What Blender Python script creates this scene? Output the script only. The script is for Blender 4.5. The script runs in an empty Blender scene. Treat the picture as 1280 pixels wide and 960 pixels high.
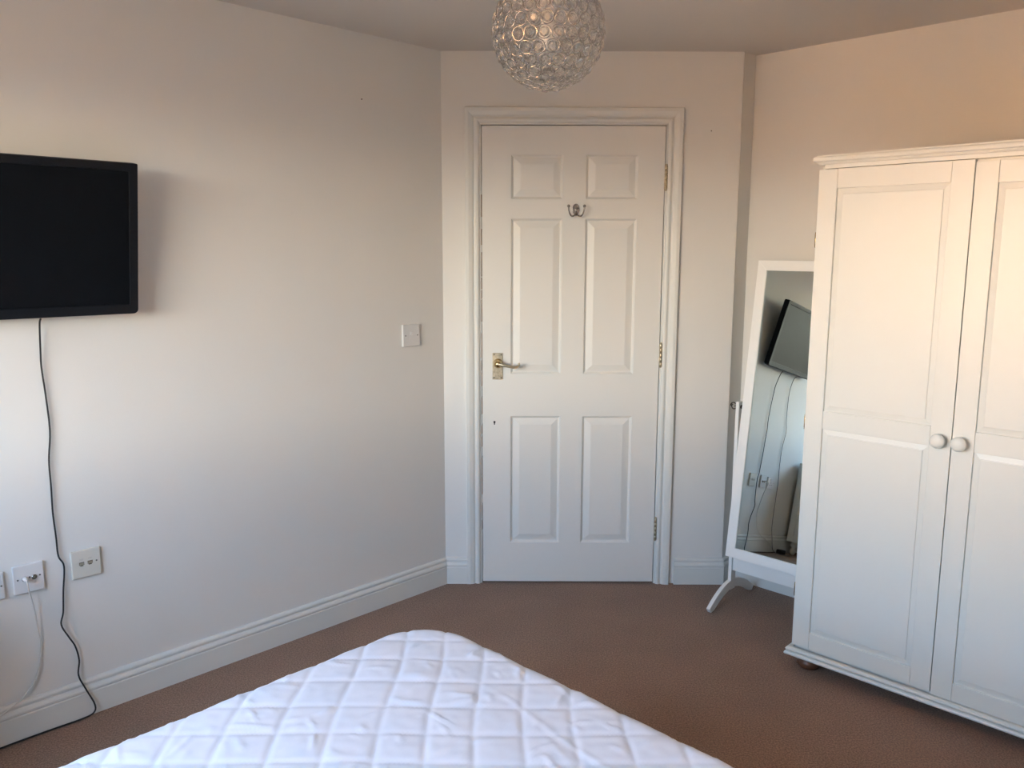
import bpy, bmesh, math, random
import numpy as np
from mathutils import Matrix, Vector, noise
random.seed(4)
SC = bpy.context.scene
COL = SC.collection
PI = math.pi

# ------------------------------------------------------------------ camera
CAM_H, PITCH, ROLL = 1.4727, 0.15752, 0.00278
F = Vector((0, math.cos(PITCH), -math.sin(PITCH)))
U = Vector((0, math.sin(PITCH), math.cos(PITCH)))
X = Vector((1, 0, 0))
c_, s_ = math.cos(ROLL), math.sin(ROLL)
X2 = c_ * X + s_ * U
U2 = -s_ * X + c_ * U
cam_data = bpy.data.cameras.new('camera')
cam_data.sensor_width = 36
cam_data.lens = 1038.9 / 1280 * 36
cam_data.clip_start = 0.02
cam = bpy.data.objects.new('camera', cam_data)
COL.objects.link(cam)
mw = Matrix((X2, U2, -F)).transposed().to_4x4()
mw.translation = (0, 0, CAM_H)
cam.matrix_world = mw
SC.camera = cam

# ------------------------------------------------------------------ world: open sky above sunlit brick and paving outside
GND = (3.0, 2.0, 1.2)        # sunlit warm paving and brick below the skyline
HORIZ = (28.0, 26.5, 22.0)    # bright hazy skyline
SKYC = (6.6, 9.7, 14.2)      # blue sky higher up
EXPOSURE = 0.38
world = bpy.data.worlds.new('world')
SC.world = world
world.use_nodes = True
wn = world.node_tree.nodes
wl = world.node_tree.links
for n in list(wn):
    wn.remove(n)
tc = wn.new('ShaderNodeTexCoord')
sx = wn.new('ShaderNodeSeparateXYZ')
ramp = wn.new('ShaderNodeValToRGB')
ramp.color_ramp.interpolation = 'EASE'
els = ramp.color_ramp.elements
def _c(c): return tuple(v / 30 for v in c) + (1,)
els[0].position = 0.485; els[0].color = _c(GND)
els[1].position = 0.53; els[1].color = _c(HORIZ)
e_ = els.new(0.62); e_.color = _c(SKYC)
mra = wn.new('ShaderNodeMath'); mra.operation = 'MULTIPLY_ADD'; mra.inputs[1].default_value = 0.5; mra.inputs[2].default_value = 0.5
bg = wn.new('ShaderNodeBackground')
wo = wn.new('ShaderNodeOutputWorld')
wl.new(tc.outputs['Generated'], sx.inputs[0])
wl.new(sx.outputs['Z'], mra.inputs[0])
wl.new(mra.outputs[0], ramp.inputs[0])
wl.new(ramp.outputs[0], bg.inputs['Color'])
bg.inputs['Strength'].default_value = 30
wl.new(bg.outputs[0], wo.inputs[0])

SC.view_settings.view_transform = 'Standard'
SC.view_settings.look = 'None'
SC.view_settings.gamma = 1
SC.view_settings.use_curve_mapping = False
SC.view_settings.exposure = EXPOSURE

# ------------------------------------------------------------------ room frames
L0 = Vector((-0.29553, 3.55996, 0))          # corner of left wall and door wall
DL = Vector((0.702328, 0.711854, 0))         # along the left wall, towards the door
NL = Vector((0.711854, -0.702328, 0))        # out of the left wall, into the room
DW = 3.5603                                  # door wall plane
HC = 2.2821                                  # ceiling height
S_WIN, OFF_NEAR, S_RIGHT, OFF_RET = 3.20, 3.30, -0.969, 0.882
A_ROOM = math.atan2(-DL.y, -DL.x)            # x = s (away from the door), y = off (out of left wall)
A_LEFT = math.atan2(DL.y, DL.x)              # things on the left wall, front faces -y
A_RIGHT = math.atan2(NL.y, NL.x)             # things on the right wall, front faces -y


def P(s, off, z=0.0):
    return L0 - DL * s + NL * off + Vector((0, 0, z))


def frame(loc, ang=0.0):
    return Matrix.Translation(loc) @ Matrix.Rotation(ang, 4, 'Z')


ROOM = frame(L0, A_ROOM)

sun_l = bpy.data.lights.new('sun', 'SUN')
sun_l.energy = 950.0
sun_l.color = (1.0, 0.88, 0.70)
sun_l.angle = math.radians(0.6)
sun_o = bpy.data.objects.new('sun', sun_l)
COL.objects.link(sun_o)
# the sun stands behind the house: it lights the added terracotta wall outside and never enters the room
SUN_EL = math.radians(32)
sun_dir = (-DL * math.cos(.35) - NL * math.sin(.35)) * math.cos(SUN_EL) - Vector((0, 0, math.sin(SUN_EL)))
sun_o.rotation_euler = sun_dir.to_track_quat('-Z', 'Y').to_euler()
sun_o.location = P(-6, 4, 5)

win_l = bpy.data.lights.new('window_daylight_portal', 'AREA')
win_l.shape = 'RECTANGLE'
WIN = dict(o0=0.40, o1=2.25, z0=0.92, z1=2.05)
win_l.size = WIN['o1'] - WIN['o0']
win_l.size_y = WIN['z1'] - WIN['z0']
win_l.cycles.is_portal = True
wlo = bpy.data.objects.new('window_daylight_portal', win_l)
COL.objects.link(wlo)
_z = -DL                                      # light shines along its -z = towards the door
_x = NL.copy()
_y = _z.cross(_x)
_m = Matrix((_x, _y, _z)).transposed().to_4x4()
_m.translation = P(S_WIN + 0.26, (WIN['o0'] + WIN['o1']) / 2, (WIN['z0'] + WIN['z1']) / 2)
wlo.matrix_world = _m


# ------------------------------------------------------------------ materials
def mat(name, col, rough=0.5, metal=0.0, spec=0.5, bump=0.0, bscale=200.0, var=0.0, vscale=8.0, coat=0.0, trans=0.0, ior=1.45, var_col=None):
    m = bpy.data.materials.new(name)
    m.use_nodes = True
    nt = m.node_tree
    b = nt.nodes['Principled BSDF']
    b.inputs['Base Color'].default_value = (*col, 1)
    b.inputs['Roughness'].default_value = rough
    b.inputs['Metallic'].default_value = metal
    b.inputs['Specular IOR Level'].default_value = spec
    b.inputs['Coat Weight'].default_value = coat
    b.inputs['Transmission Weight'].default_value = trans
    b.inputs['IOR'].default_value = ior
    t = nt.nodes.new('ShaderNodeTexCoord')
    if bump:
        n = nt.nodes.new('ShaderNodeTexNoise')
        n.inputs['Scale'].default_value = bscale
        n.inputs['Detail'].default_value = 4
        nt.links.new(t.outputs['Object'], n.inputs['Vector'])
        bp = nt.nodes.new('ShaderNodeBump')
        bp.inputs['Strength'].default_value = bump
        bp.inputs['Distance'].default_value = 0.002
        nt.links.new(n.outputs['Fac'], bp.inputs['Height'])
        nt.links.new(bp.outputs[0], b.inputs['Normal'])
    if var:
        n2 = nt.nodes.new('ShaderNodeTexNoise')
        n2.inputs['Scale'].default_value = vscale
        n2.inputs['Detail'].default_value = 5
        nt.links.new(t.outputs['Object'], n2.inputs['Vector'])
        r = nt.nodes.new('ShaderNodeValToRGB')
        r.color_ramp.elements[0].position = 0.3
        r.color_ramp.elements[1].position = 0.7
        c0 = var_col or tuple(max(0, c * (1 - var)) for c in col)
        r.color_ramp.elements[0].color = (*c0, 1)
        r.color_ramp.elements[1].color = (*col, 1)
        nt.links.new(n2.outputs['Fac'], r.inputs['Fac'])
        nt.links.new(r.outputs[0], b.inputs['Base Color'])
    return m


M = {}
M['wall'] = mat('wall_emulsion', (0.745, 0.725, 0.685), 0.85, spec=0.2, bump=0.12, bscale=260, var=0.02, vscale=3)
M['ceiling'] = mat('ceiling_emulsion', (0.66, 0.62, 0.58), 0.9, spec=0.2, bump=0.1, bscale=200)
M['gloss'] = mat('cream_gloss_paint', (0.71, 0.705, 0.665), 0.38, bump=0.03, bscale=60)
M['door'] = mat('white_door_paint', (0.745, 0.725, 0.68), 0.42, bump=0.05, bscale=120)
M['worn_wood'] = mat('bare_worn_wood', (0.33, 0.20, 0.13), 0.7, var=0.5, vscale=30)
M['void'] = mat('dark_void', (0.02, 0.017, 0.015), 0.9)
M['wardrobe'] = mat('white_wardrobe_paint', (0.80, 0.805, 0.755), 0.36, bump=0.05, bscale=40, var=0.015, vscale=5)
M['mirror_paint'] = mat('white_mirror_paint', (0.84, 0.83, 0.80), 0.4)
M['plastic'] = mat('white_plastic', (0.72, 0.70, 0.68), 0.35)
M['cream_plastic'] = mat('cream_plastic', (0.66, 0.62, 0.54), 0.35)
M['dark_hole'] = mat('socket_recess', (0.12, 0.10, 0.07), 0.6)
M['screw'] = mat('steel_screw', (0.12, 0.11, 0.10), 0.5, metal=0.3)
M['brass'] = mat('brass', (0.66, 0.50, 0.26), 0.22, metal=1.0, var=0.35, vscale=60)
M['pale_brass'] = mat('worn_pale_brass', (0.62, 0.53, 0.38), 0.35, metal=0.8, var=0.4, vscale=90)
M['chrome'] = mat('chrome', (0.38, 0.35, 0.33), 0.22, metal=1.0)
M['bronze'] = mat('dark_bronze', (0.06, 0.045, 0.035), 0.4, metal=0.6)
M['wire'] = mat('champagne_wire', (0.45, 0.43, 0.40), 0.16, metal=1.0)
M['bed'] = mat('white_quilted_cotton', (0.82, 0.865, 0.97), 0.8, spec=0.25, bump=0.15, bscale=900)
M['divan'] = mat('pale_divan_fabric', (0.55, 0.54, 0.54), 0.9, bump=0.3, bscale=500)
M['tv_body'] = mat('black_tv_plastic', (0.010, 0.011, 0.014), 0.5, spec=0.12)
M['tv_screen'] = mat('black_tv_screen', (0.006, 0.007, 0.009), 0.38, spec=0.035)
M['black_cable'] = mat('black_cable', (0.02, 0.018, 0.018), 0.45)
M['white_cable'] = mat('white_cable', (0.62, 0.60, 0.56), 0.45)
M['foot_wood'] = mat('stained_pine', (0.20, 0.085, 0.045), 0.35, var=0.3, vscale=20)
M['bulb'] = mat('opal_bulb', (0.80, 0.78, 0.72), 0.25)
M['chest'] = mat('white_chest_paint', (0.8, 0.79, 0.76), 0.4)

m = bpy.data.materials.new('mirror_glass'); m.use_nodes = True
b = m.node_tree.nodes['Principled BSDF']
b.inputs['Base Color'].default_value = (0.58, 0.66, 0.65, 1); b.inputs['Metallic'].default_value = 1; b.inputs['Roughness'].default_value = 0.0
M['mirror'] = m

m = bpy.data.materials.new('cut_glass'); m.use_nodes = True
nt = m.node_tree
for n in list(nt.nodes): nt.nodes.remove(n)
o_ = nt.nodes.new('ShaderNodeOutputMaterial'); g1 = nt.nodes.new('ShaderNodeBsdfGlass'); g1.inputs['IOR'].default_value = 1.5; g1.inputs['Roughness'].default_value = 0.02
g1.inputs['Color'].default_value = (0.97, 0.95, 0.93, 1)
tr = nt.nodes.new('ShaderNodeBsdfTransparent'); ms = nt.nodes.new('ShaderNodeMixShader'); ms.inputs[0].default_value = 0.5
nt.links.new(g1.outputs[0], ms.inputs[1]); nt.links.new(tr.outputs[0], ms.inputs[2]); nt.links.new(ms.outputs[0], o_.inputs[0])
M['crystal'] = m

m = bpy.data.materials.new('window_pane_glass'); m.use_nodes = True
nt = m.node_tree
for n in list(nt.nodes): nt.nodes.remove(n)
o_ = nt.nodes.new('ShaderNodeOutputMaterial'); tr = nt.nodes.new('ShaderNodeBsdfTransparent'); g1 = nt.nodes.new('ShaderNodeBsdfGlossy'); g1.inputs['Roughness'].default_value = 0.02
ms = nt.nodes.new('ShaderNodeMixShader'); ms.inputs[0].default_value = 0.05
nt.links.new(tr.outputs[0], ms.inputs[1]); nt.links.new(g1.outputs[0], ms.inputs[2]); nt.links.new(ms.outputs[0], o_.inputs[0])
M['pane'] = m

# carpet: short twist pile, mottled brown
m = bpy.data.materials.new('brown_carpet'); m.use_nodes = True
nt = m.node_tree; b = nt.nodes['Principled BSDF']; b.inputs['Roughness'].default_value = 0.95; b.inputs['Specular IOR Level'].default_value = 0.1
b.inputs['Sheen Weight'].default_value = 0.15
t = nt.nodes.new('ShaderNodeTexCoord')
na = nt.nodes.new('ShaderNodeTexNoise'); na.inputs['Scale'].default_value = 190; na.inputs['Detail'].default_value = 5; na.inputs['Roughness'].default_value = 0.7
nb = nt.nodes.new('ShaderNodeTexNoise'); nb.inputs['Scale'].default_value = 3.2; nb.inputs['Detail'].default_value = 4
nt.links.new(t.outputs['Object'], na.inputs['Vector']); nt.links.new(t.outputs['Object'], nb.inputs['Vector'])
r = nt.nodes.new('ShaderNodeValToRGB'); e = r.color_ramp.elements
e[0].position = 0.33; e[0].color = (0.115, 0.069, 0.046, 1); e[1].position = 0.68; e[1].color = (0.40, 0.250, 0.170, 1)
r2 = nt.nodes.new('ShaderNodeValToRGB'); e = r2.color_ramp.elements
e[0].position = 0.35; e[0].color = (0.90, 0.90, 0.90, 1); e[1].position = 0.65; e[1].color = (1.05, 1.05, 1.05, 1)
mm = nt.nodes.new('ShaderNodeMix'); mm.data_type = 'RGBA'; mm.blend_type = 'MULTIPLY'; mm.inputs[0].default_value = 1
nt.links.new(na.outputs['Fac'], r.inputs[0]); nt.links.new(nb.outputs['Fac'], r2.inputs[0])
nt.links.new(r.outputs[0], mm.inputs[6]); nt.links.new(r2.outputs[0], mm.inputs[7]); nt.links.new(mm.outputs[2], b.inputs['Base Color'])
bp = nt.nodes.new('ShaderNodeBump'); bp.inputs['Strength'].default_value = 0.6; bp.inputs['Distance'].default_value = 0.004
nt.links.new(na.outputs['Fac'], bp.inputs['Height']); nt.links.new(bp.outputs[0], b.inputs['Normal'])
M['carpet'] = m


# ------------------------------------------------------------------ mesh helpers
def tag(o, label=None, cat=None, group=None, kind=None):
    if label: o['label'] = label
    if cat: o['category'] = cat
    if group: o['group'] = group
    if kind: o['kind'] = kind
    return o


def obj(name, bm, material, parent=None, mw=None, smooth=False, bevel=0.0, seg=2):
    me = bpy.data.meshes.new(name)
    bmesh.ops.recalc_face_normals(bm, faces=bm.faces)
    bm.to_mesh(me); bm.free()
    if smooth:
        for p in me.polygons: p.use_smooth = True
    me.materials.append(material)
    o = bpy.data.objects.new(name, me)
    COL.objects.link(o)
    if parent is not None: o.parent = parent
    if mw is not None:
        if parent is None: o.matrix_world = mw
        else: o.matrix_local = mw
    if bevel:
        md = o.modifiers.new('bevel', 'BEVEL'); md.width = bevel; md.segments = seg; md.limit_method = 'ANGLE'; md.angle_limit = math.radians(35)
        md.harden_normals = False
    return o


def empty(name, mw, label=None, cat=None, group=None, kind=None):
    o = bpy.data.objects.new(name, None)
    COL.objects.link(o)
    o.empty_display_size = 0.1
    o.matrix_world = mw
    return tag(o, label, cat, group, kind)


def box(bm, x0, x1, y0, y1, z0, z1):
    v = [bm.verts.new(p) for p in ((x0, y0, z0), (x1, y0, z0), (x1, y1, z0), (x0, y1, z0), (x0, y0, z1), (x1, y0, z1), (x1, y1, z1), (x0, y1, z1))]
    for f in ((3, 2, 1, 0), (4, 5, 6, 7), (0, 1, 5, 4), (1, 2, 6, 5), (2, 3, 7, 6), (3, 0, 4, 7)):
        bm.faces.new([v[i] for i in f])
    return v


def nb(): return bmesh.new()


def bxm(*boxes):
    bm = nb()
    for b_ in boxes: box(bm, *b_)
    return bm


def prism(bm, poly, axis, a, b_):
    """extrude a 2-D polygon along an axis: 'x' poly=(y,z), 'y' poly=(x,z), 'z' poly=(x,y)"""
    def pt(q, t):
        return {'x': (t, q[0], q[1]), 'y': (q[0], t, q[1]), 'z': (q[0], q[1], t)}[axis]
    A = [bm.verts.new(pt(q, a)) for q in poly]; B = [bm.verts.new(pt(q, b_)) for q in poly]
    n = len(poly)
    for i in range(n):
        bm.faces.new((A[i], A[(i + 1) % n], B[(i + 1) % n], B[i]))
    bm.faces.new(A[::-1]); bm.faces.new(B)


def loft(bm, profile_fn, stations, closed_profile=True, caps=True):
    """profile_fn(k) -> list of 3-D points for every station"""
    rings = [[bm.verts.new(p) for p in profile_fn(k)] for k in stations]
    n = len(rings[0])
    for a, b_ in zip(rings[:-1], rings[1:]):
        for i in range(n if closed_profile else n - 1):
            bm.faces.new((a[i], a[(i + 1) % n], b_[(i + 1) % n], b_[i]))
    if caps:
        bm.faces.new(rings[0][::-1]); bm.faces.new(rings[-1])


def lathe(bm, prof, n=24, c=(0, 0, 0), axis='z'):
    """prof: list of (r, h)"""
    def pt(r, h, a):
        x, y = r * math.cos(a), r * math.sin(a)
        q = {'z': (x, y, h), 'y': (x, h, y), 'x': (h, x, y)}[axis]
        return (q[0] + c[0], q[1] + c[1], q[2] + c[2])
    rings = []
    for r, h in prof:
        if r < 1e-6: rings.append([bm.verts.new(pt(0, h, 0))])
        else: rings.append([bm.verts.new(pt(r, h, 2 * PI * i / n)) for i in range(n)])
    for a, b_ in zip(rings[:-1], rings[1:]):
        for i in range(n):
            j = (i + 1) % n
            if len(a) == 1 and len(b_) == 1: continue
            if len(a) == 1: bm.faces.new((a[0], b_[i], b_[j]))
            elif len(b_) == 1: bm.faces.new((a[i], a[j], b_[0]))
            else: bm.faces.new((a[i], a[j], b_[j], b_[i]))
    if len(rings[0]) > 1: bm.faces.new(rings[0][::-1])
    if len(rings[-1]) > 1: bm.faces.new(rings[-1])


def smooth_path(pts, sub=6):
    out = []
    n = len(pts)
    pts = [Vector(p) for p in pts]
    for i in range(n - 1):
        p0, p1, p2, p3 = pts[max(i - 1, 0)], pts[i], pts[i + 1], pts[min(i + 2, n - 1)]
        for k in range(sub):
            t = k / sub
            out.append(0.5 * ((2 * p1) + (p2 - p0) * t + (2 * p0 - 5 * p1 + 4 * p2 - p3) * t * t + (3 * p1 - p0 - 3 * p2 + p3) * t ** 3))
    out.append(pts[-1])
    return out


def tube(bm, pts, r, n=8, closed=False):
    pts = [Vector(p) for p in pts]
    rr = r if isinstance(r, (list, tuple)) else [r] * len(pts)
    rings = []
    up = Vector((0.123, 0.31, 0.94)).normalized()
    N = len(pts)
    prev = None
    for i, p in enumerate(pts):
        a = pts[(i - 1) % N] if closed or i > 0 else pts[i]
        b_ = pts[(i + 1) % N] if closed or i < N - 1 else pts[i]
        d = (b_ - a).normalized()
        if prev is None:
            u = d.cross(up)
            if u.length < 0.05: u = d.cross(Vector((1, 0, 0)))
            u.normalize()
        else:
            u = (prev - d * prev.dot(d)).normalized()
        prev = u
        v = d.cross(u)
        rings.append([bm.verts.new(p + (u * math.cos(2 * PI * k / n) + v * math.sin(2 * PI * k / n)) * rr[i]) for k in range(n)])
    M_ = N if closed else N - 1
    for i in range(M_):
        a, b_ = rings[i], rings[(i + 1) % N]
        for k in range(n):
            bm.faces.new((a[k], a[(k + 1) % n], b_[(k + 1) % n], b_[k]))
    if not closed:
        bm.faces.new(rings[0][::-1]); bm.faces.new(rings[-1])


def panel_slab(bm, x0, x1, z0, z1, th, panels, profile):
    """slab with its front at y=0 (facing -y); panels: rects sunk in by profile [(inset, depth), ...]"""
    xs = sorted({x0, x1} | {p[0] for p in panels} | {p[1] for p in panels})
    zs = sorted({z0, z1} | {p[2] for p in panels} | {p[3] for p in panels})
    V = {}
    def v(x, y, z):
        k = (round(x, 5), round(y, 5), round(z, 5))
        if k not in V: V[k] = bm.verts.new((x, y, z))
        return V[k]
    for xa, xb in zip(xs[:-1], xs[1:]):
        for za, zb in zip(zs[:-1], zs[1:]):
            cx, cz = (xa + xb) / 2, (za + zb) / 2
            if any(p[0] < cx < p[1] and p[2] < cz < p[3] for p in panels): continue
            bm.faces.new((v(xa, 0, za), v(xb, 0, za), v(xb, 0, zb), v(xa, 0, zb)))
    for (a, b_, c, d) in panels:
        zz = [q for q in zs if c <= q <= d]; xx = [q for q in xs if a <= q <= b_]
        prev = None
        for ins, dep in [(0, 0)] + list(profile):
            cur = [v(a + ins, dep, c + ins), v(b_ - ins, dep, c + ins), v(b_ - ins, dep, d - ins), v(a + ins, dep, d - ins)]
            if prev:
                for i in range(4):
                    bm.faces.new((prev[i], prev[(i + 1) % 4], cur[(i + 1) % 4], cur[i]))
            prev = cur
        bm.faces.new(prev)
    # sides and back
    for (p, q) in (((x0, z0), (x1, z0)), ((x1, z0), (x1, z1)), ((x1, z1), (x0, z1)), ((x0, z1), (x0, z0))):
        bm.faces.new([bm.verts.new(t) for t in ((p[0], 0, p[1]), (p[0], th, p[1]), (q[0], th, q[1]), (q[0], 0, q[1]))])
    bm.faces.new([bm.verts.new(t) for t in ((x0, th, z0), (x1, th, z0), (x1, th, z1), (x0, th, z1))])


# ------------------------------------------------------------------ room shell
def struct(o): return tag(o, kind='structure')


UL, UR = -0.2955, 0.9443
DOOR_X0, DOOR_W = -0.1282, 0.762
DOOR_Z0, DOOR_Z1 = 0.008, 1.989
JX0, JX1, JZ = DOOR_X0 - 0.0032, DOOR_X0 + DOOR_W + 0.0032, DOOR_Z1 + 0.0035   # inner faces of the door lining

def out_poly():
    e = .22
    pts = [P(-1.35, -e), P(S_WIN + .29, -e), P(S_WIN + .29, OFF_NEAR + e), P(-1.35, OFF_NEAR + e)]
    return [(p.x, p.y) for p in pts]


# floor and ceiling: polygon of the room in room coordinates
def ring_poly():
    pts = [P(0, 0), P(S_WIN, 0), P(S_WIN, OFF_NEAR), P(S_RIGHT, OFF_NEAR), P(S_RIGHT, OFF_RET), Vector((UR, DW, 0)), ]
    return [(p.x, p.y) for p in pts]


bm = nb(); prism(bm, out_poly(), 'z', -0.1, 0.0)
struct(obj('floor', bm, M['carpet']))
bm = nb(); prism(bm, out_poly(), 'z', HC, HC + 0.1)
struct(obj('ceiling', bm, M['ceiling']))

T = 0.12
struct(obj('wall_left', bxm((-.30, S_WIN, -T, 0, 0, HC)), M['wall'], mw=ROOM))
# door wall, with the opening
ox0, ox1, oz = JX0 - 0.03, JX1 + 0.03, JZ + 0.03
struct(obj('wall_back', bxm((UL - .12, ox0, DW, DW + T, 0, HC), (ox1, UR - 0.001, DW, DW + T, 0, HC), (ox0, ox1, DW, DW + T, oz, HC)), M['wall']))
struct(obj('wall_return', bxm((S_RIGHT, -0.8735, OFF_RET - 0.02, OFF_RET, 0, HC)), M['wall'], mw=ROOM))
struct(obj('wall_right', bxm((S_RIGHT - T, S_RIGHT, OFF_RET - 0.02, OFF_NEAR, 0, HC)), M['wall'], mw=ROOM))
struct(obj('wall_near', bxm((S_RIGHT, S_WIN, OFF_NEAR, OFF_NEAR + T, 0, HC)), M['wall'], mw=ROOM))
w = WIN
WT = 0.27
struct(obj('wall_window', bxm((S_WIN, S_WIN + WT, 0, w['o0'], 0, HC), (S_WIN, S_WIN + WT, w['o1'], OFF_NEAR, 0, HC),
                              (S_WIN, S_WIN + WT, w['o0'], w['o1'], 0, w['z0']), (S_WIN, S_WIN + WT, w['o0'], w['o1'], w['z1'], HC)), M['wall'], mw=ROOM))
# unseen dark backing, added to stop light leaking in round the door
struct(obj('door_leak_backing', bxm((ox0 - 0.05, ox1 + 0.05, DW + T, DW + T + 0.03, 0, oz + 0.05), (ox0 - .05, ox0, DW + .121, DW + T + .03, 0, oz + .05)), M['void']))

# unseen house wall opposite, added to bounce warm sunlight onto the right wall
M['render'] = mat('terracotta_render', (0.80, 0.46, 0.24), 0.9, bump=0.2, bscale=40, var=0.1, vscale=2)
struct(obj('bounce_wall_outside', bxm((11.0, 15.0, -10.0, 0.7, -3.0, 2.0)), M['render'], mw=ROOM))

# window 1: frame, mullion, sill, panes
win = empty('window_1', frame(P(S_WIN + 0.16, (w['o0'] + w['o1']) / 2, w['z0']), A_ROOM - PI / 2), kind='structure')
ww, wh = (w['o1'] - w['o0']), (w['z1'] - w['z0'])
hw = ww / 2
fr = 0.045
obj('window_frame', bxm((-hw, -hw + fr, 0, .06, 0, wh), (hw - fr, hw, 0, .06, 0, wh), (-hw + fr, hw - fr, 0, .06, 0, fr), (-hw + fr, hw - fr, 0, .06, wh - fr, wh),
                        (-.025, .025, 0, .06, fr, wh - fr)), M['gloss'], win, bevel=.004)
for a, b_ in ((-hw + fr, -.025), (.025, hw - fr)):
    obj('pane', bxm((a, b_, .028, .032, fr, wh - fr)), M['pane'], win)
obj('window_sill', bxm((-hw - .03, hw + .03, -.20, 0, -.025, 0)), M['gloss'], win, bevel=.006)

# ---- skirting boards: profile (out from wall, height)
SK = [(0, 0), (.015, 0), (.015, .076), (.0135, .079), (.0135, .081), (.0165, .084), (.0165, .090), (.0135, .097), (.0105, .1005), (.0085, .1015), (.0085, .1045), (.0115, .106), (.0120, .112), (.0095, .117), (.005, .120), (0, .1205)]


def skirt(name, p0, p1, inward, m0=0.0, m1=0.0):
    """p0,p1 floor points; m0,m1: mitre slopes (shift along the wall per metre of projection)"""
    p0, p1 = Vector((p0[0], p0[1], 0)), Vector((p1[0], p1[1], 0))
    d = (p1 - p0).normalized(); inward = inward.normalized()
    bm = nb()
    A = [bm.verts.new(p0 + inward * o + d * (m0 * o) + Vector((0, 0, z))) for o, z in SK]
    B = [bm.verts.new(p1 + inward * o + d * (m1 * o) + Vector((0, 0, z))) for o, z in SK]
    n = len(SK)
    for i in range(n - 1): bm.faces.new((A[i], A[i + 1], B[i + 1], B[i]))
    bm.faces.new((A[-1], A[0], B[0], B[-1]))
    bm.faces.new(A[::-1]); bm.faces.new(B)
    return struct(obj(name, bm, M['gloss']))


t8 = math.tan(PI / 8)
AX0, AX1 = -0.198, 0.7275            # architrave outer edges at z ~ mid
skirt('baseboard_left', P(0, 0), P(S_WIN, 0), NL, m0=t8, m1=-1)
skirt('baseboard_back', (UL, DW), (AX0, DW), Vector((0, -1, 0)), m0=t8)
skirt('baseboard_back_right', (AX1, DW), (UR, DW), Vector((0, -1, 0)), m1=t8)
skirt('baseboard_return', P(-.8735, OFF_RET), P(S_RIGHT, OFF_RET), NL, m0=-t8, m1=-1)
skirt('baseboard_right', P(S_RIGHT, OFF_RET), P(S_RIGHT, OFF_NEAR), -DL, m0=1, m1=-1)
skirt('baseboard_near', P(S_RIGHT, OFF_NEAR), P(S_WIN, OFF_NEAR), -NL, m0=1, m1=-1)
skirt('baseboard_window', P(S_WIN, OFF_NEAR), P(S_WIN, 0), DL, m0=1, m1=-1)

# ---- door lining and architrave (trim_1)
tr1 = empty('trim_1', frame((DOOR_X0 + DOOR_W / 2, DW, 0)), kind='structure')
cx = DOOR_X0 + DOOR_W / 2
ARC = [(0, 0), (0, .006), (.004, .010), (.008, .012), (.014, .012), (.019, .0085), (.0235, .0075), (.026, .011), (.031, .014), (.040, .0165), (.045, .018), (.058, .018), (.060, .016), (.060, 0)]  # (distance from inner edge, projection)
ix0, ix1, iz = JX0 - cx - .0075, JX1 - cx + .0075, JZ + .0075
wl_ = [(-ix0 * 0 + ix0, 1), ]


def arch_leg(side):
    bm = nb()
    xe = ix0 if side < 0 else ix1
    A = [bm.verts.new((xe + side * d, -pr, 0)) for d, pr in ARC]
    B = [bm.verts.new((xe + side * d, -pr, iz + d)) for d, pr in ARC]
    n = len(ARC)
    for i in range(n): bm.faces.new((A[i], A[(i + 1) % n], B[(i + 1) % n], B[i]))
    bm.faces.new(A); bm.faces.new(B)
    return bm


obj('architrave', arch_leg(-1), M['gloss'], tr1)
obj('architrave', arch_leg(1), M['gloss'], tr1)
bm = nb()
A = [bm.verts.new((ix0 - d, -pr, iz + d)) for d, pr in ARC]; B = [bm.verts.new((ix1 + d, -pr, iz + d)) for d, pr in ARC]
n = len(ARC)
for i in range(n): bm.faces.new((A[i], A[(i + 1) % n], B[(i + 1) % n], B[i]))
bm.faces.new(A); bm.faces.new(B)
obj('architrave', bm, M['gloss'], tr1)
jl, jr = JX0 - cx, JX1 - cx
obj('door_lining', bxm((jl - .028, jl, 0, T, 0, JZ + .028), (jr, jr + .028, 0, T, 0, JZ + .028), (jl, jr, 0, T, JZ, JZ + .028),
                       (jl, jl + .012, .045, .09, 0, JZ), (jr - .012, jr, .045, .09, 0, JZ), (jl + .012, jr - .012, .045, .09, JZ - .012, JZ)), M['gloss'], tr1)
# bare chipped wood on the lining beside the latch
bm = nb()
rs = random.Random(3)
z = 0.25
while z < 1.75:
    h = rs.uniform(.02, .12)
    box(bm, jl - .0012, jl + .0022, -.0005, .040, z, z + h)
    z += h + rs.choice((.004, .01, .03, .05))
tag(obj('worn_edge', bm, M['worn_wood'], tr1), 'brown strip of chipped bare wood beside the latch')
obj('strike_plate', bxm((jl, jl + .0020, -.002, .03, .955, 1.02)), M['bronze'], tr1)

# ---- door_1
dr = empty('door_1', frame((DOOR_X0, DW, 0)), kind='structure')
bm = nb()
pans = [(.124, .336, 1.692, 1.873), (.437, .652, 1.692, 1.873), (.124, .338, .952, 1.612), (.437, .650, .952, 1.612), (.120, .342, .190, .766), (.435, .657, .190, .766)]
pans = [(a, b_, c, d) for a, b_, c, d in [(.122, .339, 1.692, 1.873), (.435, .652, 1.692, 1.873), (.122, .339, .952, 1.612), (.435, .652, .952, 1.612), (.122, .339, .190, .766), (.435, .652, .190, .766)]]
bm = nb()
panel_slab(bm, 0, DOOR_W, DOOR_Z0, DOOR_Z1, .04, pans, [(.003, .003), (.008, .0085), (.011, .0095), (.014, .0085), (.038, .0015), (.040, .0012)])
leaf = obj('door_leaf', bm, M['door'], dr, frame((0, .0, 0)))
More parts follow.
